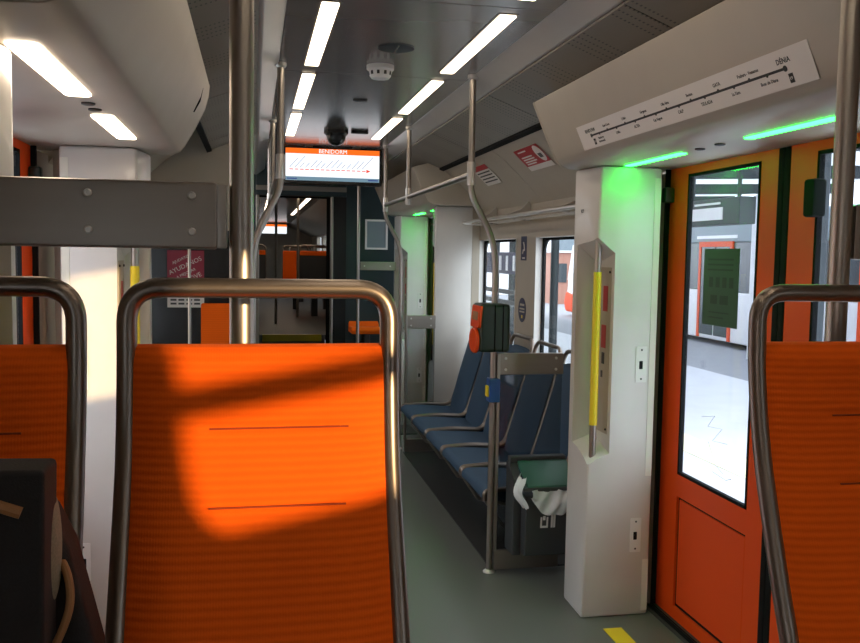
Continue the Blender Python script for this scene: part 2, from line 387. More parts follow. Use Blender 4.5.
# ================================================================== DOORS
def door(n, side, xd, y0, y1, label, poster=False, nleaf=2):
    """plug door in the plane x = xd, two leaves meeting in the middle"""
    s = side; D = sroot('door_%d' % n, label, 'door', (xd, (y0+y1)/2, 0))
    mid = (y0+y1)/2
    for i, (a, b) in enumerate(((mid+.036, y1), (y0, mid-.036))):
        hinge_hi = (i == 0)
        st = .16; 
        g0, g1 = (a+.105, b-st) if hinge_hi else (a+st, b-.145)      # glass span
        zb, zt = .65, 1.912
        mb = MB()
        x0, x1 = xd, xd+s*.016
        mb.box(x0, x1, a, g0, .02, 1.945).box(x0, x1, g1, b, .02, 1.945)
        mb.box(x0, x1, g0, g1, zt, 1.945).box(x0, x1, g0, g1, .555, zb).box(x0, x1, g0, g1, .02, .075)
        mb.box(xd+s*.014, xd+s*.03, g0, g1, .07, .56)
        leaf = mb.build('leaf', 'orange', D, smooth=False)
        MB().box(xd+s*.006, xd+s*.016, g0+.012, g1-.012, .089, .543).build('panel', 'orange', leaf, bevel=.004)
        gk = MB(); w = .012
        xg = xd+s*.0165
        gk.box(xd-s*.002, xg, g0, g0+w, zb, zt).box(xd-s*.002, xg, g1-w, g1, zb, zt).box(xd-s*.002, xg, g0, g1, zb, zb+w).box(xd-s*.002, xg, g0, g1, zt-w, zt)
        gk.build('gasket', 'black', leaf)
        MB().box(xd+s*.004, xd+s*.009, g0+w*.5, g1-w*.5, zb+w*.5, zt-w*.5).build('pane', 'door_glass', leaf)
        pg = MB(); pg.box(xd+s*.011, xd+s*.0145, g0, g1, .076, .0885).box(xd+s*.011, xd+s*.0145, g0, g1, .5435, .555)
        pg.box(xd+s*.011, xd+s*.0145, g0, g0+.0115, .077, .555).box(xd+s*.011, xd+s*.0145, g1-.0115, g1, .077, .555); pg.build('panel_gap_shade', 'black', leaf)  # black strips stand for the shade in the gap round the panel
        if i == 1:
            MB().box(xd-s*.05, xd, b-.20, b-.145, 1.70, 1.82).build('latch_box', 'black', leaf, bevel=.01)
        else:
            MB().box(xd-s*.045, xd, b-.045, b-.005, 1.80, 1.865).build('latch_box', 'dkgreen', leaf, bevel=.008)
    for a, b in ((mid-.034, mid-.001), (mid+.001, mid+.034)):
        MB().box(xd-s*.004, xd+s*.04, a, b, .02, 1.945).build('seal', 'black', D, bevel=.006)
    MB().box(xd-s*.02, xd+s*.09, y1, y1+.012, .0, 1.945).build('jamb', 'black', D)
    MB().box(xd-s*.02, xd+s*.09, y0-.012, y0, .0, 1.945).build('jamb', 'black', D)
    MB().prism([(xd-s*.045, .0), (xd-s*.045, .014), (xd-s*.012, .022), (xd+s*.09, .022), (xd+s*.09, .0)], y0, y1).build('sill', 'gutter', D)
    for k in range(3):
        MB().box(xd-s*(.040-.010*k), xd-s*(.036-.010*k), y0, y1, .014, .024).build('sill_groove', 'black', D)
    return D
d1 = door(1, 1, 1.767, 1.89, 3.56, 'orange double door with tall glass on the right, nearest the camera')
d2 = door(2, -1, -.82, 1.89, 3.56, 'orange double door on the left behind the grey metal bar')
d3 = door(3, 1, 1.767, 7.04, 8.60, 'orange double door at the far end beyond the blue bench')
scr = MB()
for pts in ([(3.22, .93), (3.12, .95), (3.17, .90), (3.06, .91), (3.13, .85), (3.02, .86)], [(3.16, .84), (3.10, .76), (3.04, .74)], [(3.12, .73), (3.02, .72), (2.98, .735)]):
    scr.tube([(1.7695, y, z) for y, z in pts], .0012, 6)
scr.build('scratch_mark', 'platform', d1)
# sheet stuck on the near right door glass
m = frame_m((1.768, 3.245, 1.303), (0, -1, 0), (0, 0, 1))
pst = tag(sheet(MB(), m, 0, .262, 0, .30).build('poster', 'poster_green'), 'dark green paper sheet stuck on the right door glass', 'poster')
for u0, u1, v0, v1 in [(.03, .22, .255, .262), (.03, .22, .235, .242), (.03, .22, .215, .222), (.045, .075, .15, .19), (.095, .125, .15, .19), (.145, .175, .15, .19), (.195, .225, .15, .19),
                       (.06, .11, .085, .12), (.13, .19, .085, .12), (.05, .2, .05, .055), (.05, .16, .03, .035)]:
    sheet(MB(), m, u0, u1, v0, v1, .001, .0014).build('print_mark', 'poster_ink', pst)

# ================================================================== DOOR PILLARS
def pillar(sgn, off, ya, yb, label, lit, dx=0.0):
    """moulded pillar beside a door. ya = face towards the door, yb = far side; corner notch holds a yellow grab rail"""
    f = lambda x: x+dx if sgn > 0 else off-x
    d = 1 if yb > ya else -1
    xi, xo = 1.395, 1.70
    P = thing('door_pillar', label, 'pillar', (f(1.58), (ya+yb)/2, 0), 'moulded pillars beside the doors')
    mb = MB()
    mb.add([(f(xi-.006), ya, .0), (f(xo), ya, .0), (f(xo), yb, .0), (f(xi), yb, .0), (f(xi+.028), ya, 1.945), (f(xo), ya, 1.945), (f(xo), yb, 1.945), (f(xi), yb, 1.945)],
           [(3,2,1,0),(4,5,6,7),(0,1,5,4),(1,2,6,5),(2,3,7,6),(3,0,4,7)])
    body = mb.build('body', 'pillar', P, bevel=.014, seg=3, ang=20); body.modifiers.clear()
    MB().box(f(xo-.005), f(1.757), yb-d*.05, yb, 0, 1.945).build('wall_filler', 'wall', P)
    cut = MB()
    x_in, y_in = 1.497, ya+d*min(.19, abs(yb-ya)-.03)
    cut.add([(f(1.30), ya-d*.08, .56), (f(x_in), ya-d*.08, .70), (f(x_in), y_in, .775), (f(1.30), y_in, .70),
             (f(1.30), ya-d*.08, 1.76), (f(x_in), ya-d*.08, 1.60), (f(x_in), y_in, 1.535), (f(1.30), y_in, 1.70)],
            [(3,2,1,0),(4,5,6,7),(0,1,5,4),(1,2,6,5),(2,3,7,6),(3,0,4,7)])
    co = cut.build('cutter', 'pillar')
    md = body.modifiers.new('notch', 'BOOLEAN'); md.object = co; md.operation = 'DIFFERENCE'; md.solver = 'EXACT'
    bpy.context.view_layer.update()
    me = bpy.data.meshes.new_from_object(body.evaluated_get(bpy.context.evaluated_depsgraph_get()))
    body.modifiers.clear(); old = body.data; body.data = me; bpy.data.meshes.remove(old); bpy.data.objects.remove(co)
    me.set_sharp_from_angle(angle=R(20))
    # grab rail in the notch
    gx, gy = f(1.438), ya+d*.045
    MB().tube([(gx, gy, .60), (gx, gy, 1.72)], .0145, 14).build('grab_rail', 'steel', P)
    MB().tube([(gx, gy, .84), (gx, gy, 1.50)], .0172, 14).build('rail_sleeve', 'yellow', P)
    # plate of small signs on the notch's back wall, facing the aisle
    ux = -1 if sgn > 0 else 1
    m = frame_m((f(x_in)-sgn*.0002, ya+d*(.165 if d*ux < 0 else .03), .80) if abs(yb-ya) > .2 else (f(x_in)-sgn*.0002, ya-.01, .80), (0, ux, 0), (0, 0, 1))
    pl = sheet(MB(), m, 0, .135, 0, .72, 0, .002).build('notch_plate', 'wall', P)
    for u, v in ((.012, .02), (.123, .02), (.012, .70), (.123, .70)): 
        q = m @ Vector((u, v, .002)); screw(q, pl, 'x', .005, 'black', -sgn)
    if lit:
        sheet(MB(), m, .055, .105, .53, .64, .002, .003).build('sticker', 'red', pl)
        sheet(MB(), m, .045, .095, .37, .47, .002, .003).build('sticker', 'red', pl)
        sheet(MB(), m, .055, .085, .30, .35, .002, .003).build('sticker', 'ink', pl)
        sheet(MB(), m, .05, .07, .24, .27, .002, .003).build('sticker', 'ink', pl)
    # door-facing side: pale strips and light sensor plates
    q = -1 if d > 0 else 1
    mF = frame_m((f(1.60), ya+q*.0005, 0), ((1 if d > 0 else -1), 0, 0), (0, 0, 1))
    k = 1 if (sgn > 0) == (d > 0) else -1
    def rect(u0, u1, v0, v1, t0, t1, name, mat, par):
        a, b = sorted((k*u0, k*u1)); return pill(MB(), mF, a, b, v0, v1, t0, t1, .003).build(name, mat, par)
    rect(.066, .094, .62, 1.90, 0, .002, 'pale_strip', 'strip', P)
    rect(.066, .094, .02, .25, 0, .002, 'pale_strip', 'strip', P)
    for v0, v1 in ((1.03, 1.185), (.285, .435)):
        s_ = rect(.005, .055, v0, v1, 0, .003, 'sensor_plate', 'white', P)
        c = (v0+v1)/2
        rect(.020, .036, c-.02, c+.015, .003, .004, 'sensor_eye', 'black', s_)
        for u, v in ((.03, v0+.015), (.03, v1-.015)):
            rect(u-.004, u+.004, v-.004, v+.004, .003, .004, 'plate_screw', 'ink', s_)
    return P
p1 = pillar(1, 0, 3.50, 3.735, 'white door pillar with yellow grab rail right of the bin', True)
mtx = frame_m((1.3985, 3.66, 1.76), (0, -1, 0), (0, 0, 1))
text('pillar_code', 'VLP', .022, mtx, .03, 0, 'ink', p1, off=.004)
p2 = pillar(-1, .99, 3.50, 3.735, 'sunlit white door pillar behind the left seat frames', True)
p3 = pillar(1, 0, 1.95, 1.72, 'right door pillar nearest the camera beyond the right picture edge', False, .06)
p4 = pillar(-1, .94, 1.70, 1.86, 'left door pillar in the upper left corner above the grey bar', False)
p5 = pillar(1, 0, 7.01, 6.79, 'pillar between the blue bench and the far right door', False)
p6 = pillar(1, 0, 8.62, 8.86, 'green lit door pillar at the far end of the car', True)

# ================================================================== HEADER BOXES OVER THE DOORS
def header(name, prof, y0, y1, lamps, lampx, lampw, lampmat, label, left=False, xdoor=1.76):
    H = thing(name, label, 'door header', (prof[3][0], (y0+y1)/2, 1.94))
    b = MB().prism(prof, y0+.018, y1-.018).build('cover', 'cover', H, bevel=.008, ang=50)
    for a, c in ((y0, y0+.017), (y1-.017, y1)):
        MB().prism([(x, z) for x, z in prof], a, c).build('end_cap', 'cover', H, bevel=.005, ang=50)
    uz = 1.949
    for a, c in lamps:
        m_ = frame_m((lampx, a, uz), (0, 1, 0), (1, 0, 0))      # normal points down
        pill(MB(), m_, 0, c-a, -lampw/2, lampw/2, -.001, .006, lampw*.32).build('lamp_strip', lampmat, H)
    return H
profR = [(1.193, 2.231), (1.215, 2.18), (1.271, 2.053), (1.303, 1.988), (1.325, 1.963), (1.358, 1.950), (1.41, 1.947), (1.86, 1.947), (1.86, 2.36), (1.30, 2.262)]
hR = header('door_header_box', profR, 1.66, 3.75, [(3.0, 3.49), (2.13, 2.575)], 1.535, .034, 'led', 'pale grey casing over the right door carrying the route map')
for yy in (2.735, 2.87): MB().lathe((1.53, yy, 1.947), [(.018, .002), (.018, -.004), (.012, -.006)], 16).build('screw_cap', 'shell', hR)
profL = [(-.175, 2.236), (-.180, 2.19), (-.195, 2.135), (-.235, 2.053), (-.275, 1.985), (-.295, 1.96), (-.325, 1.949), (-.37, 1.947), (-.90, 1.947), (-.90, 2.36), (-.30, 2.262)]
hL = header('door_header_box', profL, 1.50, 3.75, [(1.80, 2.38), (2.70, 3.24)], -.43, .062, 'lamp_warm', 'pale grey casing over the left door with white lamps')
for yy in (2.50, 2.60): MB().lathe((-.43, yy, 1.947), [(.018, .002), (.018, -.004), (.012, -.006)], 16).build('screw_cap', 'shell', hL)
MB().tube([(-.189, 3.45, 2.17), (-.200, 3.45, 2.12), (-.222, 3.45, 2.08)], .004, 8).build('latch_slot', 'black', hL)
hF = header('door_header_box', profR, 6.69, 8.88, [(7.2, 7.6), (8.0, 8.45)], 1.535, .034, 'led', 'far grey casing over the door beyond the blue bench')

# route map strip
mR = frame_m((1.2995, 3.376, 1.987), (0, -1, 0), (-.401, 0, .916))
strip = tag(sheet(MB(), mR, 0, 1.497, 0, .097, 0, .0012).build('route_map_strip', 'paper'), 'white route map strip with station names ending in DÉNIA', 'sign')
sheet(MB(), mR, .12, 1.387, .0450, .0520, .0012, .0018).build('route_line', 'ink', strip)
ST = ['BENIDORM', 'Benidorm\nIntermodal', 'Camí Coves', "L'Alfàs", "L'Albir", 'ALTEA', 'Garganes', 'Cap Negret', 'Olla Altea', 'CALP', 'Benissa', 'TEULADA', 'GATA', 'La Xara', 'Pedrera - Vessanes', 'Bosc de Diana', 'DÉNIA']
for i, s in enumerate(ST):
    u = .12 + i*(1.387-.12)/16; up = (i % 2 == 0); big = i in (0, 16)
    MB().lathe((0, 0, 0), [(.008 if big else .0048, .0012), (.008 if big else .0048, .0022)], 10).build('tmp', 'ink')
    o = bpy.data.objects['tmp']; o.data.transform(mR @ Matrix.Translation((u, .0485+(0 if big else (.003 if up else -.003)), 0))); o.name = 'station_dot'; o.data.name = 'station_dot'; adopt(o, strip)
    text('station_name', s, .019 if big else (.0145 if s.isupper() else .0130), mR, u, .068 if up else (.028 if i != 1 else .024), 'ink', strip, bold=.018)
for u in (.135, 1.40):
    o = sheet(MB(), mR, u-.009, u+.009, .010, .034, .0012, .0018).build('line_badge', 'ink', strip)
    text('badge_number', 'L9', .011, mR, u, .022, 'paper', o, off=.0022)

# posters on the coving beside the bench
cov_y = Vector((-.14, 0, .13)).normalized()
mP = frame_m((1.604, 5.02, 2.067), (0, -1, 0), (-.732, 0, .681))
po = tag(sheet(MB(), mP, 0, .42, -.005, .155, .002, .003).build('poster', 'paper'), 'red and white poster on the coving beside the right door casing', 'poster')
sheet(MB(), mP, 0, .42, .03, .155, .003, .0035).build('red_field', 'red', po)
oval = MB().lathe((0, 0, 0), [(.056, .0035), (.056, .0045)], 28).build('white_disc', 'paper', None); oval.data.transform(mP @ Matrix.Translation((.355, .093, 0))); adopt(oval, po)
sheet(MB(), mP, .32, .375, .065, .095, .0045, .005).build('picture', 'bin', oval)
for v, a, b in ((.135, .05, .19), (.095, .04, .22), (.078, .04, .23), (.061, .04, .24), (.045, .04, .20)):
    sheet(MB(), mP, a, b, v-.005, v+.004, .0035, .004).build('text_line', 'paper', po)
mP2 = frame_m((1.604, 6.05, 2.067), (0, -1, 0), (-.732, 0, .681))
po2 = tag(sheet(MB(), mP2, 0, .36, -.02, .15, .002, .003).build('poster', 'paper'), 'smaller notice with a red heading on the coving above the bench', 'poster')
sheet(MB(), mP2, 0, .36, .11, .15, .003, .0035).build('red_heading', 'red', po2)
for k in range(4): sheet(MB(), mP2, .02, .33, .085-k*.026, .095-k*.026, .003, .0035).build('text_line', 'ink', po2)
mP3 = frame_m((-.475, 4.02, 2.06), (0, 1, 0), (.732, 0, .681))
po3 = tag(sheet(MB(), mP3, 0, .33, -.02, .15, .002, .003).build('poster', 'paper'), 'small notice on the left coving beyond the door casing', 'poster')
sheet(MB(), mP3, 0, .33, .11, .15, .003, .0035).build('red_heading', 'red', po3)
for k in range(4): sheet(MB(), mP3, .02, .31, .085-k*.026, .095-k*.026, .003, .0035).build('text_line', 'ink', po3)

# stickers on the wall between the windows
mS = frame_m((XR-.001, 5.69, 1.535), (0, -1, 0), (0, 0, 1))
so = tag(pill(MB(), mS, 0, .125, 0, .16, 0, .001, .004).build('sticker', 'navy'), 'navy rectangular sticker with white figure between the right windows', 'sticker')
sheet(MB(), mS, .035, .09, .012, .02, .001, .0014).build('print_mark', 'paper', so)
MB().tube([mS @ Vector((u, v, .0014)) for u, v in ((.045, .045), (.06, .07), (.085, .065), (.075, .10), (.06, .12))], .005, 6).build('print_figure', 'paper', so)
mO = frame_m((XR-.001, 5.635, 1.205), (0, -1, 0), (0, 0, 1))
oo = MB(); k = 28; vv = [mO @ Vector((.085*math.cos(2*math.pi*i/k), .082*math.sin(2*math.pi*i/k), t)) for t in (0, .001) for i in range(k)]
oo.add(vv, [(i, (i+1) % k, (i+1) % k+k, i+k) for i in range(k)]+[tuple(range(k))[::-1], tuple(range(k, 2*k))])
oo = tag(oo.build('sticker', 'navy'), 'oval navy sticker on the wall between the right windows', 'sticker')
for v, h, w in ((.035, .014, .05), (.008, .010, .055), (-.012, .010, .055)): sheet(MB(), mO, -w, w, v-h/2, v+h/2, .001, .0014).build('print_mark', 'wall', oo)
sheet(MB(), mO, -.012, .012, -.055, -.035, .001, .0014).build('print_mark', 'yellow', oo)

# luggage rack over the bench
rk = thing('luggage_rack', 'pale metal luggage rack above the blue bench windows', 'rack', (1.68, 5.2, 1.80))
MB().tube(fillet([(1.74, 3.80, 1.805), (1.58, 3.80, 1.815), (1.58, 6.66, 1.815), (1.74, 6.66, 1.805)], .05), .012, 10).build('front_rail', 'clamp', rk)
for x in (1.66, 1.73): MB().tube([(x, 3.80, 1.80), (x, 6.66, 1.80)], .005, 8).build('rack_bar', 'clamp', rk)
for yy in (4.5, 5.5, 6.3):
    MB().prism([(1.758, 1.79), (1.60, 1.805), (1.60, 1.825), (1.70, 1.87), (1.758, 1.93)], yy, yy+.012).build('bracket', 'bevel', rk)

# ================================================================== CEILING FITTINGS
def clight(x, a, b, label):
    L = thing('ceiling_light', label, 'light', (x, (a+b)/2, HC), 'ceiling light strips')
    m_ = frame_m((x, a, HC), (0, 1, 0), (1, 0, 0))
    pill(MB(), m_, -.010, b-a+.010, -.040, .040, -.002, .003, .01).build('rim', 'ceiling', L)
    pill(MB(), m_, 0, b-a, -.030, .030, -.001, .006, .008).build('diffuser', 'lamp', L)
posn = ['farthest', 'third', 'second', 'nearest', 'overhead', 'rear']
for x, sname in ((.88, 'right'), (.255, 'left')):
    for i, (a, b) in enumerate([(5.50, 6.52), (4.28, 5.30), (3.06, 4.08), (1.84, 2.86), (.4, 1.44), (-1.6, -.56)]):
        clight(x, a, b, '%s white ceiling light strip in the %s row' % (['farthest', 'middle', 'long near', 'topmost cropped', 'overhead out of view', 'rearmost out of view'][i], sname))
sd = thing('smoke_detector', 'white round smoke detector on the ceiling', 'smoke detector', (.56, 4.02, HC))
MB().lathe((.56, 4.02, HC), [(.062, .0), (.062, -.018), (.055, -.024)], 32).build('base', 'white', sd)
MB().lathe((.56, 4.02, HC), [(.054, -.022), (.048, -.048), (.040, -.058), (.02, -.060)], 32).build('head', 'white', sd)
for k in range(10):
    a = 2*math.pi*k/10
    MB().box(-.002, .002, -.006, .006, -.044, -.028).build('vent', 'ink', sd)
    o = bpy.data.objects['vent']; o.data.transform(Matrix.Translation((.56, 4.02, HC)) @ Matrix.Rotation(a, 4, 'Z') @ Matrix.Translation((.0505, 0, 0))); o.name = 'vent_slot'
sg = thing('speaker_grille', 'round dark speaker grille in the ceiling nearer than the detector', 'speaker', (.575, 3.66, HC))
MB().lathe((.575, 3.66, HC), [(.075, .0), (.075, -.004), (.06, -.007)], 32).build('grille', 'steel_dark', sg)
MB().box(.571, .579, 3.59, 3.73, HC-.009, HC-.006).build('cross_bar', 'ceiling', sg)
tag(MB().lathe((.578, 4.93, HC), [(.04, 0), (.04, -.004), (.03, -.006)], 24).build('air_vent', 'steel_dark'), 'small dark round vent in the ceiling beyond the detector', 'vent')
cm = thing('dome_camera', 'black dome camera on the ceiling above the screen', 'camera', (.56, 6.2, HC))
MB().lathe((.56, 6.2, HC), [(.085, 0), (.085, -.02), (.07, -.035)], 28).build('base', 'gloss', cm)
MB().lathe((.56, 6.2, HC), [(.068, -.034), (.064, -.06), (.05, -.085), (.025, -.10), (.004, -.104)], 28).build('dome', 'gloss', cm)
MB().box(.66, .78, 6.15, 6.19, HC-.02, HC).build('arm', 'gloss', cm, bevel=.005)

# destination screen
sc = thing('information_screen', 'wide hanging screen reading BENIDORM at the end of the saloon', 'screen', (.62, 7.12, 2.12))
MB().box(.232, 1.012, 7.10, 7.17, 2.105, 2.40).build('housing', 'gloss', sc, bevel=.01)
mC = frame_m((.245, 7.0985, 2.135), (1, 0, 0), (0, 0, 1)); SW, SH = .745, .252
MB().box(.40, .46, 7.12, 7.16, 2.39, HC).build('hanger', 'steel', sc); MB().box(.78, .84, 7.12, 7.16, 2.39, HC).build('hanger', 'steel', sc)
dp = sheet(MB(), mC, 0, SW, 0, SH, 0, .001).build('display', 'scr_white', sc)
o = sheet(MB(), mC, 0, SW, SH-.042, SH, .001, .0015).build('title_bar', 'scr_orange', dp)
sheet(MB(), mC, 0, SW, 0, .030, .001, .0015).build('status_bar', 'scr_grey', dp)
text('title', 'BENIDORM', .045, mC, SW*.5, SH-.021, 'scr_white', dp, off=.002)
sheet(MB(), mC, .01, .09, .009, .018, .0015, .002).build('clock_text', 'scr_ink', dp); sheet(MB(), mC, SW-.09, SW-.01, .009, .020, .0015, .002).build('clock_text', 'scr_ink', dp)
for i in range(15):
    u = .03+i*.041
    sheet(MB(), mC, u, u+.03, .083, .090, .001, .0016).build('line_dash', 'scr_red', dp)
    ln = [.10, .12, .05, .05, .08, .075, .05, .08, .09, .07, .045, .05, .085, .085, .13][i]
    q = sheet(MB(), mC @ Matrix.Translation((u+.002, .102, 0)) @ Matrix.Rotation(R(48), 4, 'Z'), 0, ln, -.0017, .0017, .001, .0016).build('stop_name', 'scr_ink', dp)
MB().add([mC @ Vector(p) for p in ((.64, .072, .002), (.675, .0865, .002), (.64, .101, .002), (.64, .072, .001), (.675, .0865, .001), (.64, .101, .001))], [(0,1,2),(5,4,3),(0,3,4,1),(1,4,5,2),(2,5,3,0)]).build('line_arrow', 'scr_red', dp)

# ================================================================== POLES AND HANDRAILS
def floor_pole(name, x, y, r, label, z1=HC):
    P = thing(name, label, 'pole', (x, y, 0))
    MB().tube([(x, y, 0.004), (x, y, z1)], r, 24).build('tube', 'steel', P)
    MB().lathe((x, y, 0), [(r*2, 0), (r*2, .006), (r*1.25, .018), (r*1.05, .03)], 24).build('foot', 'clamp', P)
    return P
floor_pole('grab_pole', -.021, 1.60, .0212, 'thick steel pole behind the orange aisle seat')
floor_pole('grab_pole', 1.192, 1.63, .0212, 'thick steel pole behind the right orange seat')
def bar(x0, x1, y, z0, z1, label, screws, sgn):
    B = thing('divider_bar', label, 'panel', ((x0+x1)/2, y, z0))
    MB().box(x0, x1, y-.018, y+.018, z0, z1).build('plate', 'plate', B, bevel=.006)
    xe = x1 if sgn > 0 else x0
    MB().box(xe-sgn*.002, xe+sgn*.016, y-.013, y+.013, z0+.002, z1-.003).build('end_bracket', 'steel', B, bevel=.003)
    for x in screws:
        for z in (z0+.030, z1-.024): screw((x, y-.018, z), B, 'y', .0072, 'clamp', -1)
    return B
bar(-.72, -.062, 1.60, 1.564, 1.680, 'wide brushed grey metal bar joining left pole and pillar', (-.275, -.105), 1)
bar(1.232, 1.455, 1.63, 1.564, 1.680, 'short grey metal bar behind the right pole at the picture edge', (1.30,), -1)

def handrail(xt, xb, ys_, label, yb):
    Hh = thing('handrail', label, 'handrail', (xb, yb[0], 0))
    zr = 1.95
    for j, y in enumerate(ys_):
        end = y in yb
        MB().tube([(xt, y, HC), (xt, y, zr)], .0155, 16).build('ceiling_post', 'steel', Hh)
        MB().lathe((xt, y, HC), [(.026, 0), (.026, -.014), (.019, -.022)], 18).build('ceiling_flange', 'clamp', Hh)
        if end:
            MB().tube(fillet([(xt, y, zr), (xt, y, 1.85), (xb, y, 1.62), (xb, y, .004)], [.09, .12]), .0155, 16).build('floor_post', 'steel', Hh)
            MB().lathe((xb, y, 0), [(.03, 0), (.03, .006), (.018, .016)], 18).build('floor_flange', 'clamp', Hh)
        MB().lathe((xt, y, zr), [(.019, -.055), (.0205, -.05), (.0205, .05), (.019, .055)], 18).build('clamp', 'clamp', Hh)
    MB().tube([(xt, ys_[0], zr-.005), (xt, ys_[-1], zr-.005)], .0155, 16).build('rail', 'steel', Hh)
    return Hh
handrail(1.015, 1.144, (4.11, 5.85, 6.90), 'bent steel handrail along the front of the blue bench', (4.11, 6.90))
handrail(.118, -.005, (4.08, 5.8, 6.80), 'bent steel handrail hanging left of the aisle', (4.08, 6.80))
floor_pole('grab_pole', 1.02, 8.75, .016, 'thin steel pole beside the dark far bulkhead')
floor_pole('grab_pole', -.36, 5.2, .009, 'slender sunlit rod before the dark left partition', 1.66)

# glass dividers either side of the bench
def divider(x0, x1, y, label, low=.012):
    D = thing('glass_divider', label, 'divider', ((x0+x1)/2, y, 0))
    pb = MB().box(x0, x1, y-.012, y+.012, .985, 1.09).build('top_bar', 'plate', D, bevel=.005)
    for x in (x0+.04, x1-.04):
        for z in (1.01, 1.065): screw((x, y-.012, z), pb, 'y', .007)
    MB().box(x0, x1, y-.012, y+.012, low, low+.10).build('bottom_bar', 'plate', D, bevel=.005)
    MB().box(x0+.005, x1-.005, y-.004, y+.004, low+.095, .99).build('pane', 'divider_glass', D)
    MB().box(x0-.004, x0+.014, y-.014, y+.014, low+.095, 1.085).build('bracket', 'steel', D, bevel=.003)
    return D
divider(1.163, 1.50, 4.11, 'glass divider with grey bars holding the waste bin')
divider(1.163, 1.40, 6.745, 'far glass divider with grey bar at the end of the bench')

# ================================================================== TICKET VALIDATOR, BUTTON BOX, BIN
va = thing('ticket_validator', 'dark green ticket validator with orange face on the handrail pole', 'validator', (1.144, 4.11, 1.10))
MB().box(1.045, 1.195, 4.00, 4.16, 1.105, 1.335).build('body', 'dkgreen', va, bevel=.018, seg=3)
MB().box(1.115, 1.120, 3.995, 4.165, 1.11, 1.33).build('seam', 'black', va, bevel=.002)
MB().box(1.155, 1.160, 3.995, 4.165, 1.11, 1.33).build('seam', 'black', va, bevel=.002)
mV = frame_m((1.046, 4.155, 1.22), (0, -1, 0), (.10, 0, 1))
fp = pill(MB(), mV, .005, .16, .0, .105, 0, .012, .014).build('display_panel', 'orange', va)
pill(MB(), mV, .03, .13, .035, .075, .012, .0135, .006).build('display', 'tan', fp)
ov = MB(); k = 32; mV2 = frame_m((1.043, 4.075, 1.158), (0, -1, 0), (0, 0, 1))
vv = [mV2 @ Vector((.075*s*math.cos(2*math.pi*i/k), .062*s*math.sin(2*math.pi*i/k), t)) for s, t in ((1, 0), (1, .010), (.9, .016)) for i in range(k)]
ov.add(vv, [(j*k+i, j*k+(i+1) % k, (j+1)*k+(i+1) % k, (j+1)*k+i) for j in range(2) for i in range(k)]+[tuple(range(k))[::-1], tuple(range(2*k, 3*k))]).build('card_reader', 'orange', va)
bb = thing('button_box', 'small blue box with yellow button low on the handrail pole', 'button', (1.144, 4.09, .85))
MB().box(1.115, 1.168, 4.06, 4.13, .855, .97).build('housing', 'blue', bb, bevel=.006)
MB().box(1.106, 1.116, 4.075, 4.115, .88, .935).build('button', 'yellow', bb, bevel=.004)

bn = thing('waste_bin', 'charcoal waste bin with a green lid beside the door pillar', 'bin', (1.36, 4.0, .13))
def shellbox(mb, x0, x1, y0, y1, z0, z1, t):
    mb.box(x0, x1, y0, y0+t, z0, z1).box(x0, x1, y1-t, y1, z0, z1).box(x0, x0+t, y0+t, y1-t, z0, z1).box(x1-t, x1, y0+t, y1-t, z0, z1).box(x0+t, x1-t, y0+t, y1-t, z0, z0+t)
mb = MB()
bp_ = [(3.90, .15), (4.09, .15), (4.09, .60), (4.06, .62), (3.93, .47), (3.885, .455)]
mb.prism([(3.905, .14), (4.09, .14), (4.09, .44), (3.885, .44)], 1.255, 1.505, 'x')
mb.build('body', 'bin', bn, bevel=.012)
MB().prism([(3.96, .13), (4.092, .13), (4.092, .565), (4.06, .565), (3.96, .50)], 1.215, 1.258, 'x').build('side_cheek', 'bin', bn, bevel=.006)
MB().prism([(4.05, .552), (3.885, .474), (3.872, .476), (3.872, .488), (4.045, .570), (4.09, .570), (4.09, .552)], 1.258, 1.508, 'x').build('lid', 'lid', bn, bevel=.005)
MB().box(1.235, 1.505, 3.866, 3.884, .464, .482).build('lid_lip', 'bin', bn, bevel=.004)
MB().box(1.222, 1.507, 4.05, 4.093, .555, .590).build('hinge', 'bin', bn, bevel=.005)
mB = frame_m((1.36, 3.902, .27), (1, 0, 0), (0, -.09, 1))
g = sheet(MB(), mB, -.03, -.022, .02, .065, .006, .008); sheet(g, mB, .0, .008, .02, .065, .006, .008); sheet(g, mB, -.03, .008, .012, .022, .006, .008)
sheet(g, mB, -.018, -.006, .05, .07, .006, .008); sheet(g, mB, .022, .032, .012, .085, .006, .008); sheet(g, mB, .014, .05, .085, .10, .006, .008); sheet(g, mB, .034, .044, .012, .085, .006, .008)
g.build('litter_symbol', 'white', bn)
# crumpled liner hanging over the front edge
def liner(u, v):
    x = 1.275+.232*u; sag = .085*math.sin(math.pi*min(1, u*1.02))**.7*v
    y = 3.868-.020*math.sin(math.pi*v)*(.6+.4*math.sin(9*u+4*v))-.006*math.sin(23*u+5*v)
    z = .468-.038*v-sag+.006*math.sin(15*u+7*v)
    return (x, y, z)
bl = thing('bin_liner', 'thin white plastic bag spilling over the bin edge', 'bag', (1.38, 3.9, .40))
MB().grid(liner, 36, 14).build('front_fold', 'liner', bl, ang=180)
MB().grid(lambda u, v: (1.262-.055*math.sin(math.pi*(.15+.85*v))*(.5+.5*math.sin(math.pi*u))+.006*math.sin(13*u+9*v), 3.87+.09*u, .535-.15*v-.02*math.sin(math.pi*u)), 14, 14).build('side_fold', 'liner', bl, ang=180)

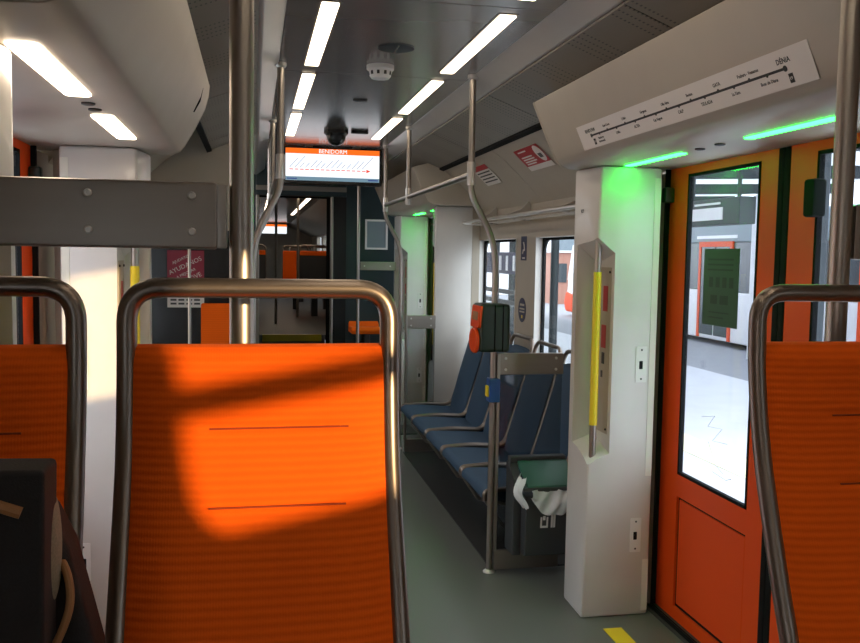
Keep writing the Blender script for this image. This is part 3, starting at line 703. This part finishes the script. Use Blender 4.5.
# ================================================================== SEATS
def spline(pts, z):
    """smooth curve through (z, value) pairs"""
    n = len(pts); i = 0
    while i < n-2 and z > pts[i+1][0]: i += 1
    def tg(k):
        a, b = max(k-1, 0), min(k+1, n-1); return (pts[b][1]-pts[a][1])/(pts[b][0]-pts[a][0])
    (z0, a), (z1, b) = pts[i], pts[i+1]; h = z1-z0; t = min(1.0, max(0.0, (z-z0)/h))
    return a*(2*t**3-3*t*t+1)+h*tg(i)*(t**3-2*t*t+t)+b*(3*t*t-2*t**3)+h*tg(i+1)*(t**3-t*t)
PROF = [(.40, 1.115), (.62, 1.125), (.88, 1.185), (1.08, 1.262), (1.24, 1.318), (1.38, 1.345), (1.52, 1.352)]   # (height, y) of the backrest line
def orange_seat(xc, label):
    S = thing('orange_seat', label, 'seat', (xc, 1.2, 0), 'orange seats facing the camera')
    hw = .1945; r = .0148
    zs = [.50+.02*i for i in range(48)]
    path = [(xc-hw-.012*max(0, 1-(z-.5)/.75), spline(PROF, z), z) for z in zs if z < 1.425]
    top = [(xc-hw, spline(PROF, 1.506), 1.506), (xc+hw, spline(PROF, 1.506), 1.506)]
    pts = path + top + [(2*xc-p[0], p[1], p[2]) for p in reversed(path)]
    n = len(path)
    arc = path[:-1] + fillet([path[-2], *top, (2*xc-path[-2][0], path[-2][1], path[-2][2])], .075, 10)[1:-1] + [(2*xc-p[0], p[1], p[2]) for p in reversed(path[:-1])]
    MB().tube(arc, r, 18).build('frame', 'bronze', S)
    z0, z1 = .53, 1.418
    def front(u, v):
        z = z0+(z1-z0)*v; w = hw-.002-.003*(v > .98)
        x = xc+(2*u-1)*w; e = 1-abs(2*u-1)**6
        edge = (1-max(0, (v-.965)/.035)**2) if v > .965 else 1
        y = spline(PROF, z)-.006-.020*e*edge-.006*(1-(2*u-1)**2)
        for zz in (1.302, 1.192):
            if abs(2*u-1.06) < .52: y += .005*math.exp(-((z-zz)/.005)**2)
        return (x, y, z)
    nu, nv = 30, 150
    mb = MB().grid(front, nu, nv)
    base = len(mb.v)
    mb.grid(lambda u, v: (front(u, v)[0], spline(PROF, z0+(z1-z0)*v)+.022, front(u, v)[2]), nu, 40)
    mb.build('backrest', 'orange_cloth', S, ang=60)
    MB().grid(lambda u, v: (front(u, 1)[0], front(u, 1)[1]*(1-v)+(spline(PROF, z1)+.022)*v, z1+.004*math.sin(math.pi*v)), nu, 4).build('top_edge', 'orange_cloth', S)
    for zz, x0, x1 in ((1.302, -.075, .128), (1.192, -.075, .122)):
        MB().tube([(xc+x0+(x1-x0)*i/12, spline(PROF, zz)-.0282, zz) for i in range(13)], .0016, 6).build('seam', 'seam', S)
    MB().grid(lambda u, v: (xc+(2*u-1)*(hw-.004), spline(PROF, z0+(z1-.01-z0)*v)+.026, z0+(z1-.01-z0)*v), 4, 30).build('back_shell', 'shell', S)
    cush = MB().prism([(.66, .455), (.68, .50), (.74, .515), (1.06, .495), (1.14, .515), (1.14, .43), (.70, .42)], xc-.195, xc+.195, 'x').build('seat_cushion', 'orange_cloth', S, bevel=.02, seg=3)
    MB().box(xc-.05, xc+.05, .86, 1.06, 0, .425).build('pedestal', 'shell', S, bevel=.01)
    return S
orange_seat(.012, 'large orange ribbed seat in front of the camera with sun patches')
orange_seat(-.447, 'orange seat at the left edge partly behind the backpack')
orange_seat(1.032, 'orange seat cropped at the right edge before the door')
orange_seat(1.478, 'orange seat beyond the right edge next to the wall')

# backpack on the left seat
bk = thing('backpack', 'black backpack with tan trim propped on the left orange seat', 'backpack', (-.40, 1.02, .52))
MB().prism([(-.60, .52), (-.245, .52), (-.222, .80), (-.212, 1.331), (-.60, 1.341)], .955, 1.02).build('front_panel', 'bag', bk, bevel=.006, seg=3)
MB().prism([(-.58, .52), (-.24, .52), (-.24, .80), (-.22, .88), (-.168, 1.0), (-.174, 1.10), (-.184, 1.143), (-.193, 1.18), (-.203, 1.222), (-.222, 1.264), (-.24, 1.285), (-.58, 1.29)], 1.02, 1.09).build('body', 'bag', bk, bevel=.014, seg=3)
def blob(c, a, ex=.8):
    def fn(u, v):
        th = 2*math.pi*u; ph = math.pi*(v-.5); pw = lambda q: math.copysign(abs(q)**ex, q)
        return (c[0]+a[0]*pw(math.cos(ph))*pw(math.cos(th)), c[1]+a[1]*pw(math.cos(ph))*pw(math.sin(th)), c[2]+a[2]*math.sin(ph))
    return fn
MB().grid(blob((-.222, 1.012, 1.232), (.013, .028, .066)), 24, 20).build('side_pocket', 'mesh', bk, ang=180)
MB().tube([(-.60, .953, 1.296), (-.45, .952, 1.302), (-.32, .952, 1.303), (-.262, .952, 1.299), (-.235, .954, 1.288)], .0065, 8).build('trim', 'tan', bk)
MB().tube(fillet([(-.222, 1.04, 1.225), (-.201, 1.012, 1.20), (-.197, 1.004, 1.17), (-.206, .998, 1.14), (-.222, .99, 1.11), (-.24, .965, 1.07), (-.27, .948, 1.03)], .03, 4), .0045, 10).build('strap', 'tan', bk)

# blue bench seats
def blue_seat(y0, y1, label):
    yc = (y0+y1)/2; hw = (y1-y0)/2-.022
    S = thing('blue_seat', label, 'seat', (1.4, yc, 0), 'blue seats in the bench along the right wall')
    mb = MB(); top = [(1.118, .355), (1.122, .385), (1.15, .402), (1.30, .398), (1.50, .385), (1.535, .392)]
    mb.prism(top+[(1.535, .34), (1.14, .335)], y0+.026, y1-.026).build('cushion', 'blue_cloth', S, bevel=.012, seg=3)
    bp2 = [(1.515, .385), (1.53, .46), (1.575, .62), (1.635, .82), (1.668, .955), (1.676, .985)]
    def bf(u, v):
        f = v*(len(bp2)-1); i = min(int(f), len(bp2)-2); t = f-i
        x = bp2[i][0]*(1-t)+bp2[i+1][0]*t; z = bp2[i][1]*(1-t)+bp2[i+1][1]*t
        w = hw*(1-.05*v-.06*max(0, v-.75)*4*.5)
        e = 1-abs(2*u-1)**4
        lum = .022*math.exp(-((v-.55)/.22)**2)*(1-(2*u-1)**2)
        return (x-.018*e-lum, yc+(2*u-1)*w, z-.02*abs(2*u-1)**4*(v > .9))
    b = MB().grid(bf, 18, 30); b.grid(lambda u, v: (bf(u, v)[0]+.018*(1-abs(2*u-1)**4)+.02, *bf(u, v)[1:]), 18, 30)
    b.build('backrest', 'blue_cloth', S, ang=60)
    w = hw+.006
    half = [(1.128, yc-w, .345), (1.128, yc-w, .392), (1.30, yc-w, .405), (1.52, yc-w, .392), (1.60, yc-w, .64), (1.655, yc-w*.97, .82), (1.705, yc-w*.93, 1.045)]
    full = half + [(x, 2*yc-y, z) for x, y, z in reversed(half)]
    MB().tube(fillet(full, [.03, .05, .06, .12, .1, .07, .07, .1, .12, .06, .05, .03], 6), .0125, 12).build('frame', 'bronze', S)
    MB().tube([(1.145, y0+.05, .335), (1.24, y0+.05, .20), (1.40, y0+.05, .16), (1.74, y0+.05, .15)], .011, 8).build('bracket', 'steel', S)
    return S
BY = [4.15+.51*i for i in range(6)]
nm = ['nearest blue seat of the bench behind the waste bin', 'second blue seat from the bin on the wall bench', 'middle blue seat of the five on the wall bench',
      'fourth blue seat from the bin on the wall bench', 'farthest blue seat of the bench against the far pillar']
for i in range(5): blue_seat(BY[i], BY[i+1], nm[i])
struct(MB().box(1.72, 1.755, 4.15, 6.66, .0, .14).build('trim_5', 'floor_dark'), 'dark kick board under the blue bench', 'trim')

# ================================================================== LEFT PARTITION AND FAR END
pt = thing('partition', 'dark partition closing off the left side beyond the window', 'partition', (-.42, 6.0, 0))
MB().box(XL, -.10, 6.0, 6.04, 0, 1.70).build('panel', 'gloss', pt)
MB().box(XL, -.10, 6.0, 6.04, 1.70, 2.5).build('upper_panel', 'wall', pt)
MB().box(-.10, -.07, 5.99, 6.05, 0, 2.42).build('edge_post', 'plate', pt, bevel=.004)
mQ = frame_m((-.556, 5.999, 1.19), (1, 0, 0), (0, 0, 1))
pq = tag(sheet(MB(), mQ, 0, .235, .085, .375, 0, .001).build('poster', 'maroon'), 'maroon poster with slanted white lettering on the left partition', 'poster')
for u, v, s, t in ((.085, .315, .026, 'AJUDA\'NS'), (.115, .275, .042, 'AYUDANOS'), (.12, .225, .026, 'A MEJORAR'), (.140, .185, .042, 'IMPROVE')):
    text('poster_text', t, s, mQ, u, v, 'paper', pq, rot=R(26))
sheet(MB(), mQ, .15, .235, .085, .13, .001, .0015).build('corner_field', 'paper', pq)
pn = tag(sheet(MB(), mQ, 0, .235, 0, .078, 0, .001).build('notice', 'paper'), 'small white text notice under the maroon poster', 'notice')
for v in (.05, .025):
    for k in range(4): sheet(MB(), mQ, .02+k*.05, .058+k*.05, v-.006, v+.006, .001, .0015).build('text_line', 'ink', pn)
# small orange seat in front of the partition
os_ = thing('tip_up_seat', 'plain orange seat back standing before the dark left partition', 'seat', (-.24, 5.8, 0))
MB().prism([(5.84, .45), (5.80, .45), (5.86, 1.20), (5.875, 1.225), (5.90, 1.225), (5.90, 1.18)], -.335, -.13, 'x').build('backrest', 'orange_cloth', os_, bevel=.015, seg=3)
MB().box(-.335, -.13, 5.48, 5.82, .40, .45).build('seat_cushion', 'orange_cloth', os_, bevel=.015)
MB().box(-.27, -.19, 5.6, 5.75, 0, .40).build('pedestal', 'shell', os_)

be = sroot('wall_end', 'dark bulkhead with the gangway opening at the end of the saloon', 'wall', (.5, 9.3, 0))
MB().box(.95, XR, 9.28, 9.34, 0, 2.5).build('panel', 'teal', be)
MB().box(XL, .02, 9.28, 9.34, 0, 2.5).build('panel', 'teal', be)
MB().box(.02, .95, 9.26, 9.36, 2.15, 2.5).build('lintel', 'teal', be, bevel=.01)
MB().box(.02, .95, 9.25, 9.27, 2.20, 2.25).build('lintel_strip', 'plate', be, bevel=.004)
MB().box(.02, .055, 9.25, 9.37, 0, 2.15).build('jamb', 'steel', be, bevel=.006)
MB().box(.79, .815, 9.25, 9.37, 0, 2.15).build('jamb', 'steel', be, bevel=.006)
MB().box(.815, .95, 9.27, 9.36, 0, 2.15).build('jamb_panel', 'gloss', be)
pf = thing('notice_board', 'grey notice board in a pale frame on the dark far bulkhead', 'frame', (1.26, 9.27, 1.65))
MB().box(1.165, 1.375, 9.268, 9.28, 1.63, 1.905).build('board', 'tram_grey', pf)
mb = MB(); mb.box(1.15, 1.39, 9.26, 9.28, 1.61, 1.63).box(1.15, 1.39, 9.26, 9.28, 1.905, 1.925).box(1.15, 1.17, 9.26, 9.28, 1.63, 1.905).box(1.37, 1.39, 9.26, 9.28, 1.63, 1.905)
mb.build('frame', 'white', pf)
fb = thing('divider_bar', 'green tinted metal bar beside the thin pole at the far bulkhead', 'panel', (1.2, 8.75, 1.38))
MB().box(1.04, 1.40, 8.735, 8.765, 1.40, 1.485).build('plate', 'plate', fb, bevel=.005)
for x in (1.08, 1.34): screw((x, 8.735, 1.442), fb, 'y', .008)
fs = thing('tip_up_seat', 'orange seat cushion under the far green tinted bar', 'seat', (1.16, 9.1, .6))
MB().prism([(8.95, .74), (8.93, .78), (8.96, .81), (9.20, .80), (9.255, .86), (9.255, .74)], .98, 1.30, 'x').build('seat_cushion', 'orange_cloth', fs, bevel=.014, seg=3)
MB().box(1.12, 1.18, 9.0, 9.24, 0, .74).build('pedestal', 'shell', fs, bevel=.01)

# ---- next car seen through the gangway (floor one half metre higher)
Z2 = .58
gw = sroot('wall_gangway', 'dark bellows walls of the gangway between the cars', 'wall', (.45, 9.9, 0))
for k in range(6):
    y = 9.38+k*.2
    MB().box(-.03, .03, y, y+.12, 0, 2.25).build('bellows_fold', 'black', gw, bevel=.03); MB().box(.84, .90, y, y+.12, 0, 2.25).build('bellows_fold', 'black', gw, bevel=.03)
    MB().box(-.03, .90, y, y+.12, 2.2, 2.26).build('bellows_fold', 'black', gw, bevel=.02)
MB().box(-.08, -.03, 9.36, 10.62, 0, 2.5).build('outer_skin', 'black', gw); MB().box(.90, .95, 9.36, 10.62, 0, 2.5).build('outer_skin', 'black', gw); MB().box(-.08, .95, 9.36, 10.62, 2.3, 2.35).build('outer_skin', 'black', gw)
stp = sroot('stairs', 'steps with yellow nosing up to the next car', 'stairs', (.45, 10.2, 0))
for k in range(3):
    y = 9.8+.4*k; z = Z2*(k+1)/3
    MB().box(.03, .84, y, 10.64, z-Z2/3, z).build('step', 'floor', stp)
    MB().box(.10, .80, y-.012, y+.06, z-.075, z+.006).build('nosing', 'yellow', stp, bevel=.004)
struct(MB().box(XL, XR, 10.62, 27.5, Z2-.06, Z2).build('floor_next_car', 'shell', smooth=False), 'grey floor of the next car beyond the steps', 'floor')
c2 = sroot('ceiling_next_car', 'dark ceiling of the next car with light strips', 'ceiling', (.5, 19, HC))
MB().box(.11, 1.02, 10.62, 27.5, HC, HC+.03).build('ceiling_sheet', 'ceiling', c2)
MB().prism([(1.02, HC), (1.10, 2.345), (1.76, 2.05), (1.86, 2.05), (1.86, 2.5), (1.02, 2.5)], 10.62, 27.5).build('coving_panel', 'perf', c2)
MB().prism([(.11, HC), (.03, 2.345), (-.75, 2.05), (-.85, 2.05), (-.85, 2.5), (.11, 2.5)], 10.62, 27.5).build('coving_panel', 'perf', c2)
NW = [(17.0+2.2*k, 18.6+2.2*k, 1.45, 2.0) for k in range(4)]
wall('wall_right_next_car', XR, XR+.1, NW, 'right wall of the next car with bright windows', 10.62, 27.5, Z2, 2.06)
wall('wall_left_next_car', XL-.1, XL, NW, 'left wall of the next car', 10.62, 27.5, Z2, 2.06)
n = 7
for x, sn in ((XR+.05, 'right'), (XL-.05, 'left')):
    for k, (a, b, c, d) in enumerate(NW):
        w = struct(MB().box(x-.004, x+.004, a, b, c, d).build('window_%d' % n, 'glass', smooth=False), '%s window %s of the next car' % (sn, ['nearest', 'second', 'third', 'farthest'][k]), 'window'); n += 1
struct(MB().box(XL, XR, 27.5, 27.6, Z2, 2.5).build('wall_end_next_car', 'wall', smooth=False), 'far end wall of the next car', 'wall')
struct(MB().box(.95, XR, 10.56, 10.62, 0, 2.5).build('wall_front_right_next_car', 'teal', smooth=False), 'dark right bulkhead of the next car', 'wall')
struct(MB().box(XL, -.08, 10.56, 10.62, 0, 2.5).build('wall_front_left_next_car', 'teal', smooth=False), 'dark left bulkhead of the next car', 'wall')
for x, sn in ((.84, 'right'), (.24, 'left')):
    for k in range(5):
        a = 12.6+k*1.5
        tag(MB().box(x-.03, x+.03, a, a+1.36, HC-.006, HC+.002).build('ceiling_light', 'lamp'), '%s light strip of the next car in the %s row' % (['nearest', 'second', 'third', 'fourth', 'farthest'][k], sn), 'light', 'ceiling light strips of the next car')
fs2 = thing('information_screen', 'small distant screen hanging in the next car', 'screen', (.45, 25.5, 2.05))
MB().box(.14, .94, 25.5, 25.56, 2.08, 2.38).build('housing', 'gloss', fs2)
MB().box(.16, .92, 25.49, 25.5, 2.10, 2.36).build('display', 'scr_white', fs2); MB().box(.16, .92, 25.485, 25.49, 2.30, 2.36).build('title_bar', 'scr_orange', fs2)
MB().box(.40, .68, 25.52, 25.55, 2.37, HC).build('hanger', 'steel', fs2)
tag(MB().lathe((.30, 12.3, Z2), [(.018, 0), (.018, HC-Z2)], 12).build('grab_pole', 'steel'), 'dim left pole in the next car', 'pole')
tag(MB().lathe((.66, 13.6, Z2), [(.018, 0), (.018, HC-Z2)], 12).build('grab_pole', 'steel'), 'dim right pole in the next car', 'pole')
def dark_seat(x, y, label, face, w=.44):
    S = thing('coach_seat', label, 'seat', (x, y, Z2), 'orange and charcoal seats in the next car')
    MB().prism([(y, Z2+.4), (y+.05, Z2+.4), (y+.13, Z2+1.0), (y+.09, Z2+1.0)], x-w/2, x+w/2, 'x').build('back_shell', 'shell' if not face else 'orange_cloth', S, bevel=.012)
    MB().prism([(y+.075, Z2+.94), (y+.14, Z2+.98), (y+.135, Z2+1.02), (y+.085, Z2+1.01)], x-w/2, x+w/2, 'x').build('headrest', 'orange_cloth', S, bevel=.01)
    MB().tube(fillet([(x-w/2, y+.05, Z2+.3), (x-w/2, y+.11, Z2+1.1), (x+w/2, y+.11, Z2+1.1), (x+w/2, y+.05, Z2+.3)], .07), .014, 8).build('frame', 'bronze', S)
    MB().box(x-w/2, x+w/2, y-.36 if face else y+.04, y+.04 if face else y+.44, Z2+.36, Z2+.42).build('seat_cushion', 'orange_cloth', S, bevel=.015)
    MB().box(x-.05, x+.05, y-.1, y+.1, Z2, Z2+.37).build('pedestal', 'shell', S)
dark_seat(.93, 13.9, 'nearest aisle seat right of the next car aisle', False); dark_seat(1.42, 13.9, 'nearest window seat on the right of the next car', False)
dark_seat(.72, 15.6, 'orange faced seat beside the next car aisle', True); dark_seat(1.25, 15.6, 'orange faced window seat in the next car', True)
dark_seat(-.03, 14.6, 'aisle seat on the left of the next car', False); dark_seat(-.5, 14.6, 'window seat on the left of the next car', False)
dark_seat(.93, 18.0, 'farther aisle seat right of the next car aisle', False); dark_seat(1.42, 18.0, 'farther window seat on the right of the next car', False)

# ================================================================== OUTSIDE
struct(MB().box(1.95, 6.6, -40, 60, -.4, -.08).build('platform', 'platform', smooth=False), 'pale concrete station platform outside the right windows', 'platform')
struct(MB().box(-60, 70, -60, 90, -.6, -.42).build('ground', 'asphalt', smooth=False), 'grey asphalt ground around the station', 'ground')
struct(MB().box(3.62, 3.98, -40, 60, -.08, -.074).build('platform_line', 'platform_line', smooth=False), 'pale yellow line along the platform edge', 'platform marking')
struct(MB().box(6.6, 8.9, -40, 60, -.42, -.25).build('track_bed', 'asphalt', smooth=False), 'grey track bed beyond the platform', 'ground')

tr = thing('tram', 'white and grey tram with orange door frames standing across the platform', 'tram', (11.7, 18, -.42))
TX = 10.5
MB().prism([(10.0, -.30), (28.2, -.30), (28.6, .2), (28.5, .85), (27.9, .85), (10.0, .85)], TX, TX+2.4, 'x').build('skirt', 'tram_white', tr, bevel=.05)
MB().prism([(10.0, .85), (28.5, .85), (28.1, 1.95), (10.0, 1.95)], TX+.01, TX+2.39, 'x').build('window_band', 'tram_dark', tr)
MB().prism([(10.0, 1.95), (28.1, 1.95), (27.5, 2.42), (27.0, 2.6), (10.0, 2.6)], TX, TX+2.4, 'x').build('roof', 'tram_grey', tr, bevel=.05)
MB().prism([(27.95, .8), (28.52, .8), (28.1, 1.98), (27.6, 1.98)], TX-.01, TX+.05, 'x').build('nose_pillar', 'tram_white', tr)
MB().prism([(27.4, -.28), (28.65, -.28), (28.8, .05), (28.62, .42), (27.6, .30)], TX-.04, TX+2.44, 'x').build('bumper', 'orange', tr, bevel=.08)
for y in (18.75, 13.0, 23.9):
    fr = MB(); fr.box(TX-.03, TX+.03, y-.75, y-.65, -.28, 1.98).box(TX-.03, TX+.03, y+.65, y+.75, -.28, 1.98).box(TX-.03, TX+.03, y-.65, y+.65, 1.86, 1.98)
    f_ = fr.build('door_frame', 'orange', tr, smooth=False)
    MB().box(TX-.015, TX+.02, y-.65, y-.03, -.2, 1.86).build('door_leaf', 'tram_dark', tr, smooth=False); MB().box(TX-.015, TX+.02, y+.03, y+.65, -.2, 1.86).build('door_leaf', 'tram_dark', tr, smooth=False)
    MB().box(TX-.012, TX, y-.9, y+.9, 2.05, 2.12).build('destination_text', 'tram_white', tr)
# canopy with its dark beams and a departure display
ca = thing('platform_canopy', 'pale station canopy roof on dark steel beams', 'canopy', (5, 9, -.08))
MB().prism([(2.9, 2.66), (9.9, 2.90), (9.9, 2.96), (2.9, 2.72)], 6.5, 26).build('roof_sheet', 'roof_sheet', ca)
for y in (7.2, 10.4, 13.6, 17.0, 21.0):
    MB().prism([(2.9, 2.50), (9.9, 2.74), (9.9, 2.90), (2.9, 2.66)], y, y+.16).build('beam', 'steel_dark', ca)
    if y == 13.6: continue
    MB().tube([(5.1, y+.07, -.08), (5.1, y+.07, 2.62)], .07, 12).build('post', 'steel_dark', ca)
    MB().tube([(5.1, y+.07, 2.1), (4.0, y+.07, 2.56)], .04, 8).build('brace', 'steel_dark', ca)
dd = thing('departure_display', 'dark hanging departure display under the canopy', 'sign', (4.5, 8.1, 1.9))
MB().box(4.45, 4.62, 7.55, 8.75, 1.90, 2.16).build('housing', 'steel_dark', dd, bevel=.01)
MB().box(4.44, 4.45, 7.85, 8.50, 1.95, 2.07).build('panel', 'canopy', dd)
MB().box(4.44, 4.45, 7.9, 8.4, 2.10, 2.12).build('heading', 'canopy', dd)
for y in (7.7, 8.6): MB().tube([(4.53, y, 2.15), (4.53, y, 2.69)], .02, 8).build('hanger', 'steel_dark', dd)
tag(MB().prism([(9.2, 14.55), (9.7, 14.55), (9.7, 15.2), (9.2, 15.2)], -.42, 2.80, 'z').build('column', 'tram_white', bevel=.06), 'thick white column beside the tram under the canopy', 'column')
# platform shelter with a navy banner
sh_ = thing('platform_shelter', 'dark framed glass shelter with a navy banner on the platform', 'shelter', (3.7, 12.7, -.08))
for y in (11.3, 12.85, 14.4): MB().tube([(3.6, y, -.08), (3.6, y, 2.2)], .04, 10).build('post', 'steel_dark', sh_)
for z in (.9, 1.05): MB().box(3.57, 3.63, 11.3, 14.4, z-.03, z+.03).build('rail', 'steel_dark', sh_)
MB().box(3.56, 3.64, 11.3, 14.4, 2.0, 2.08).build('rail', 'steel_dark', sh_)
bnr = MB().box(3.54, 3.56, 11.4, 14.3, 1.31, 1.62).build('banner', 'navy', sh_)
for k in range(3): MB().box(3.53, 3.54, 13.2+k*.28, 13.4+k*.28, 1.42+.03*(k % 2), 1.54).build('banner_letter', 'tan', bnr)
for k in range(4): MB().tube([(3.53, 12.75-k*.34, 1.36), (3.53, 12.75-k*.34, 1.57)], .022, 8).build('banner_figure', 'tram_white', bnr)
MB().box(3.59, 3.61, 11.35, 14.35, .1, .86).build('pane', 'glass', sh_)
tag(MB().lathe((3.6, 10.25, -.08), [(.11, 0), (.11, .03), (.05, .05), (.05, 2.3), (.07, 2.32)], 16).build('lamp_post', 'steel_dark'), 'dark slim post on the platform seen through the nearer window', 'post')
bd = thing('building', 'small salmon coloured kiosk in the distance behind the tram nose', 'building', (12.6, 36, -.42))
MB().box(12.4, 13.5, 35.5, 37.5, -.42, 1.75).build('wall', 'brick', bd); MB().box(12.3, 13.6, 35.4, 37.6, 1.75, 1.85).build('roof', 'canopy', bd)
MB().box(12.65, 13.0, 35.46, 35.5, .5, 1.3).build('window', 'tram_dark', bd)
bd3 = thing('building', 'wide pale building closing the view far down the platform', 'building', (10, 44, -.42))
MB().box(2.5, 20, 44, 50, -.42, 4.6).build('wall', 'tram_white', bd3); MB().box(2.3, 20.2, 43.8, 50.2, 4.6, 4.8).build('roof', 'canopy', bd3)
for k in range(7): MB().box(3.4+k*2.4, 4.5+k*2.4, 43.96, 44, 1.0, 2.6).build('window', 'tram_grey', bd3)
bd2 = thing('building', 'long white station building behind the tram, extended to block low sun', 'building', (24, 10, -.42))
MB().box(21, 27, -31.8, 33, -.42, 6.2).build('wall', 'tram_white', bd2); MB().box(20.9, 27.1, -31.8, 33.1, 6.2, 6.5).build('roof', 'canopy', bd2)  # unseen extra length and height keep the sun off doors and bench windows
for k in range(15): MB().box(20.96, 21.0, -28+k*4, -26.4+k*4, .8, 2.6).build('window', 'tram_dark', bd2)
# left side outside
struct(MB().box(-8, -.98, -40, 60, -.4, -.08).build('platform_left', 'platform', smooth=False), 'pale platform outside the left door', 'platform')
wl = thing('building', 'pale wall with coloured posts outside the left door, placed to set the sky light', 'building', (-6.7, 5, -.08))
MB().box(-6.9, -6.5, -20, 40, -.4, 3.0).build('wall', 'brick_pale', wl)  # distance and height chosen for how much left sky light gets in
for k in range(8): MB().box(-6.5, -6.42, -6+k*2.6, -5.7+k*2.6, -.08, 2.9).build('post', 'yellow' if k % 2 else 'tram_grey', wl)
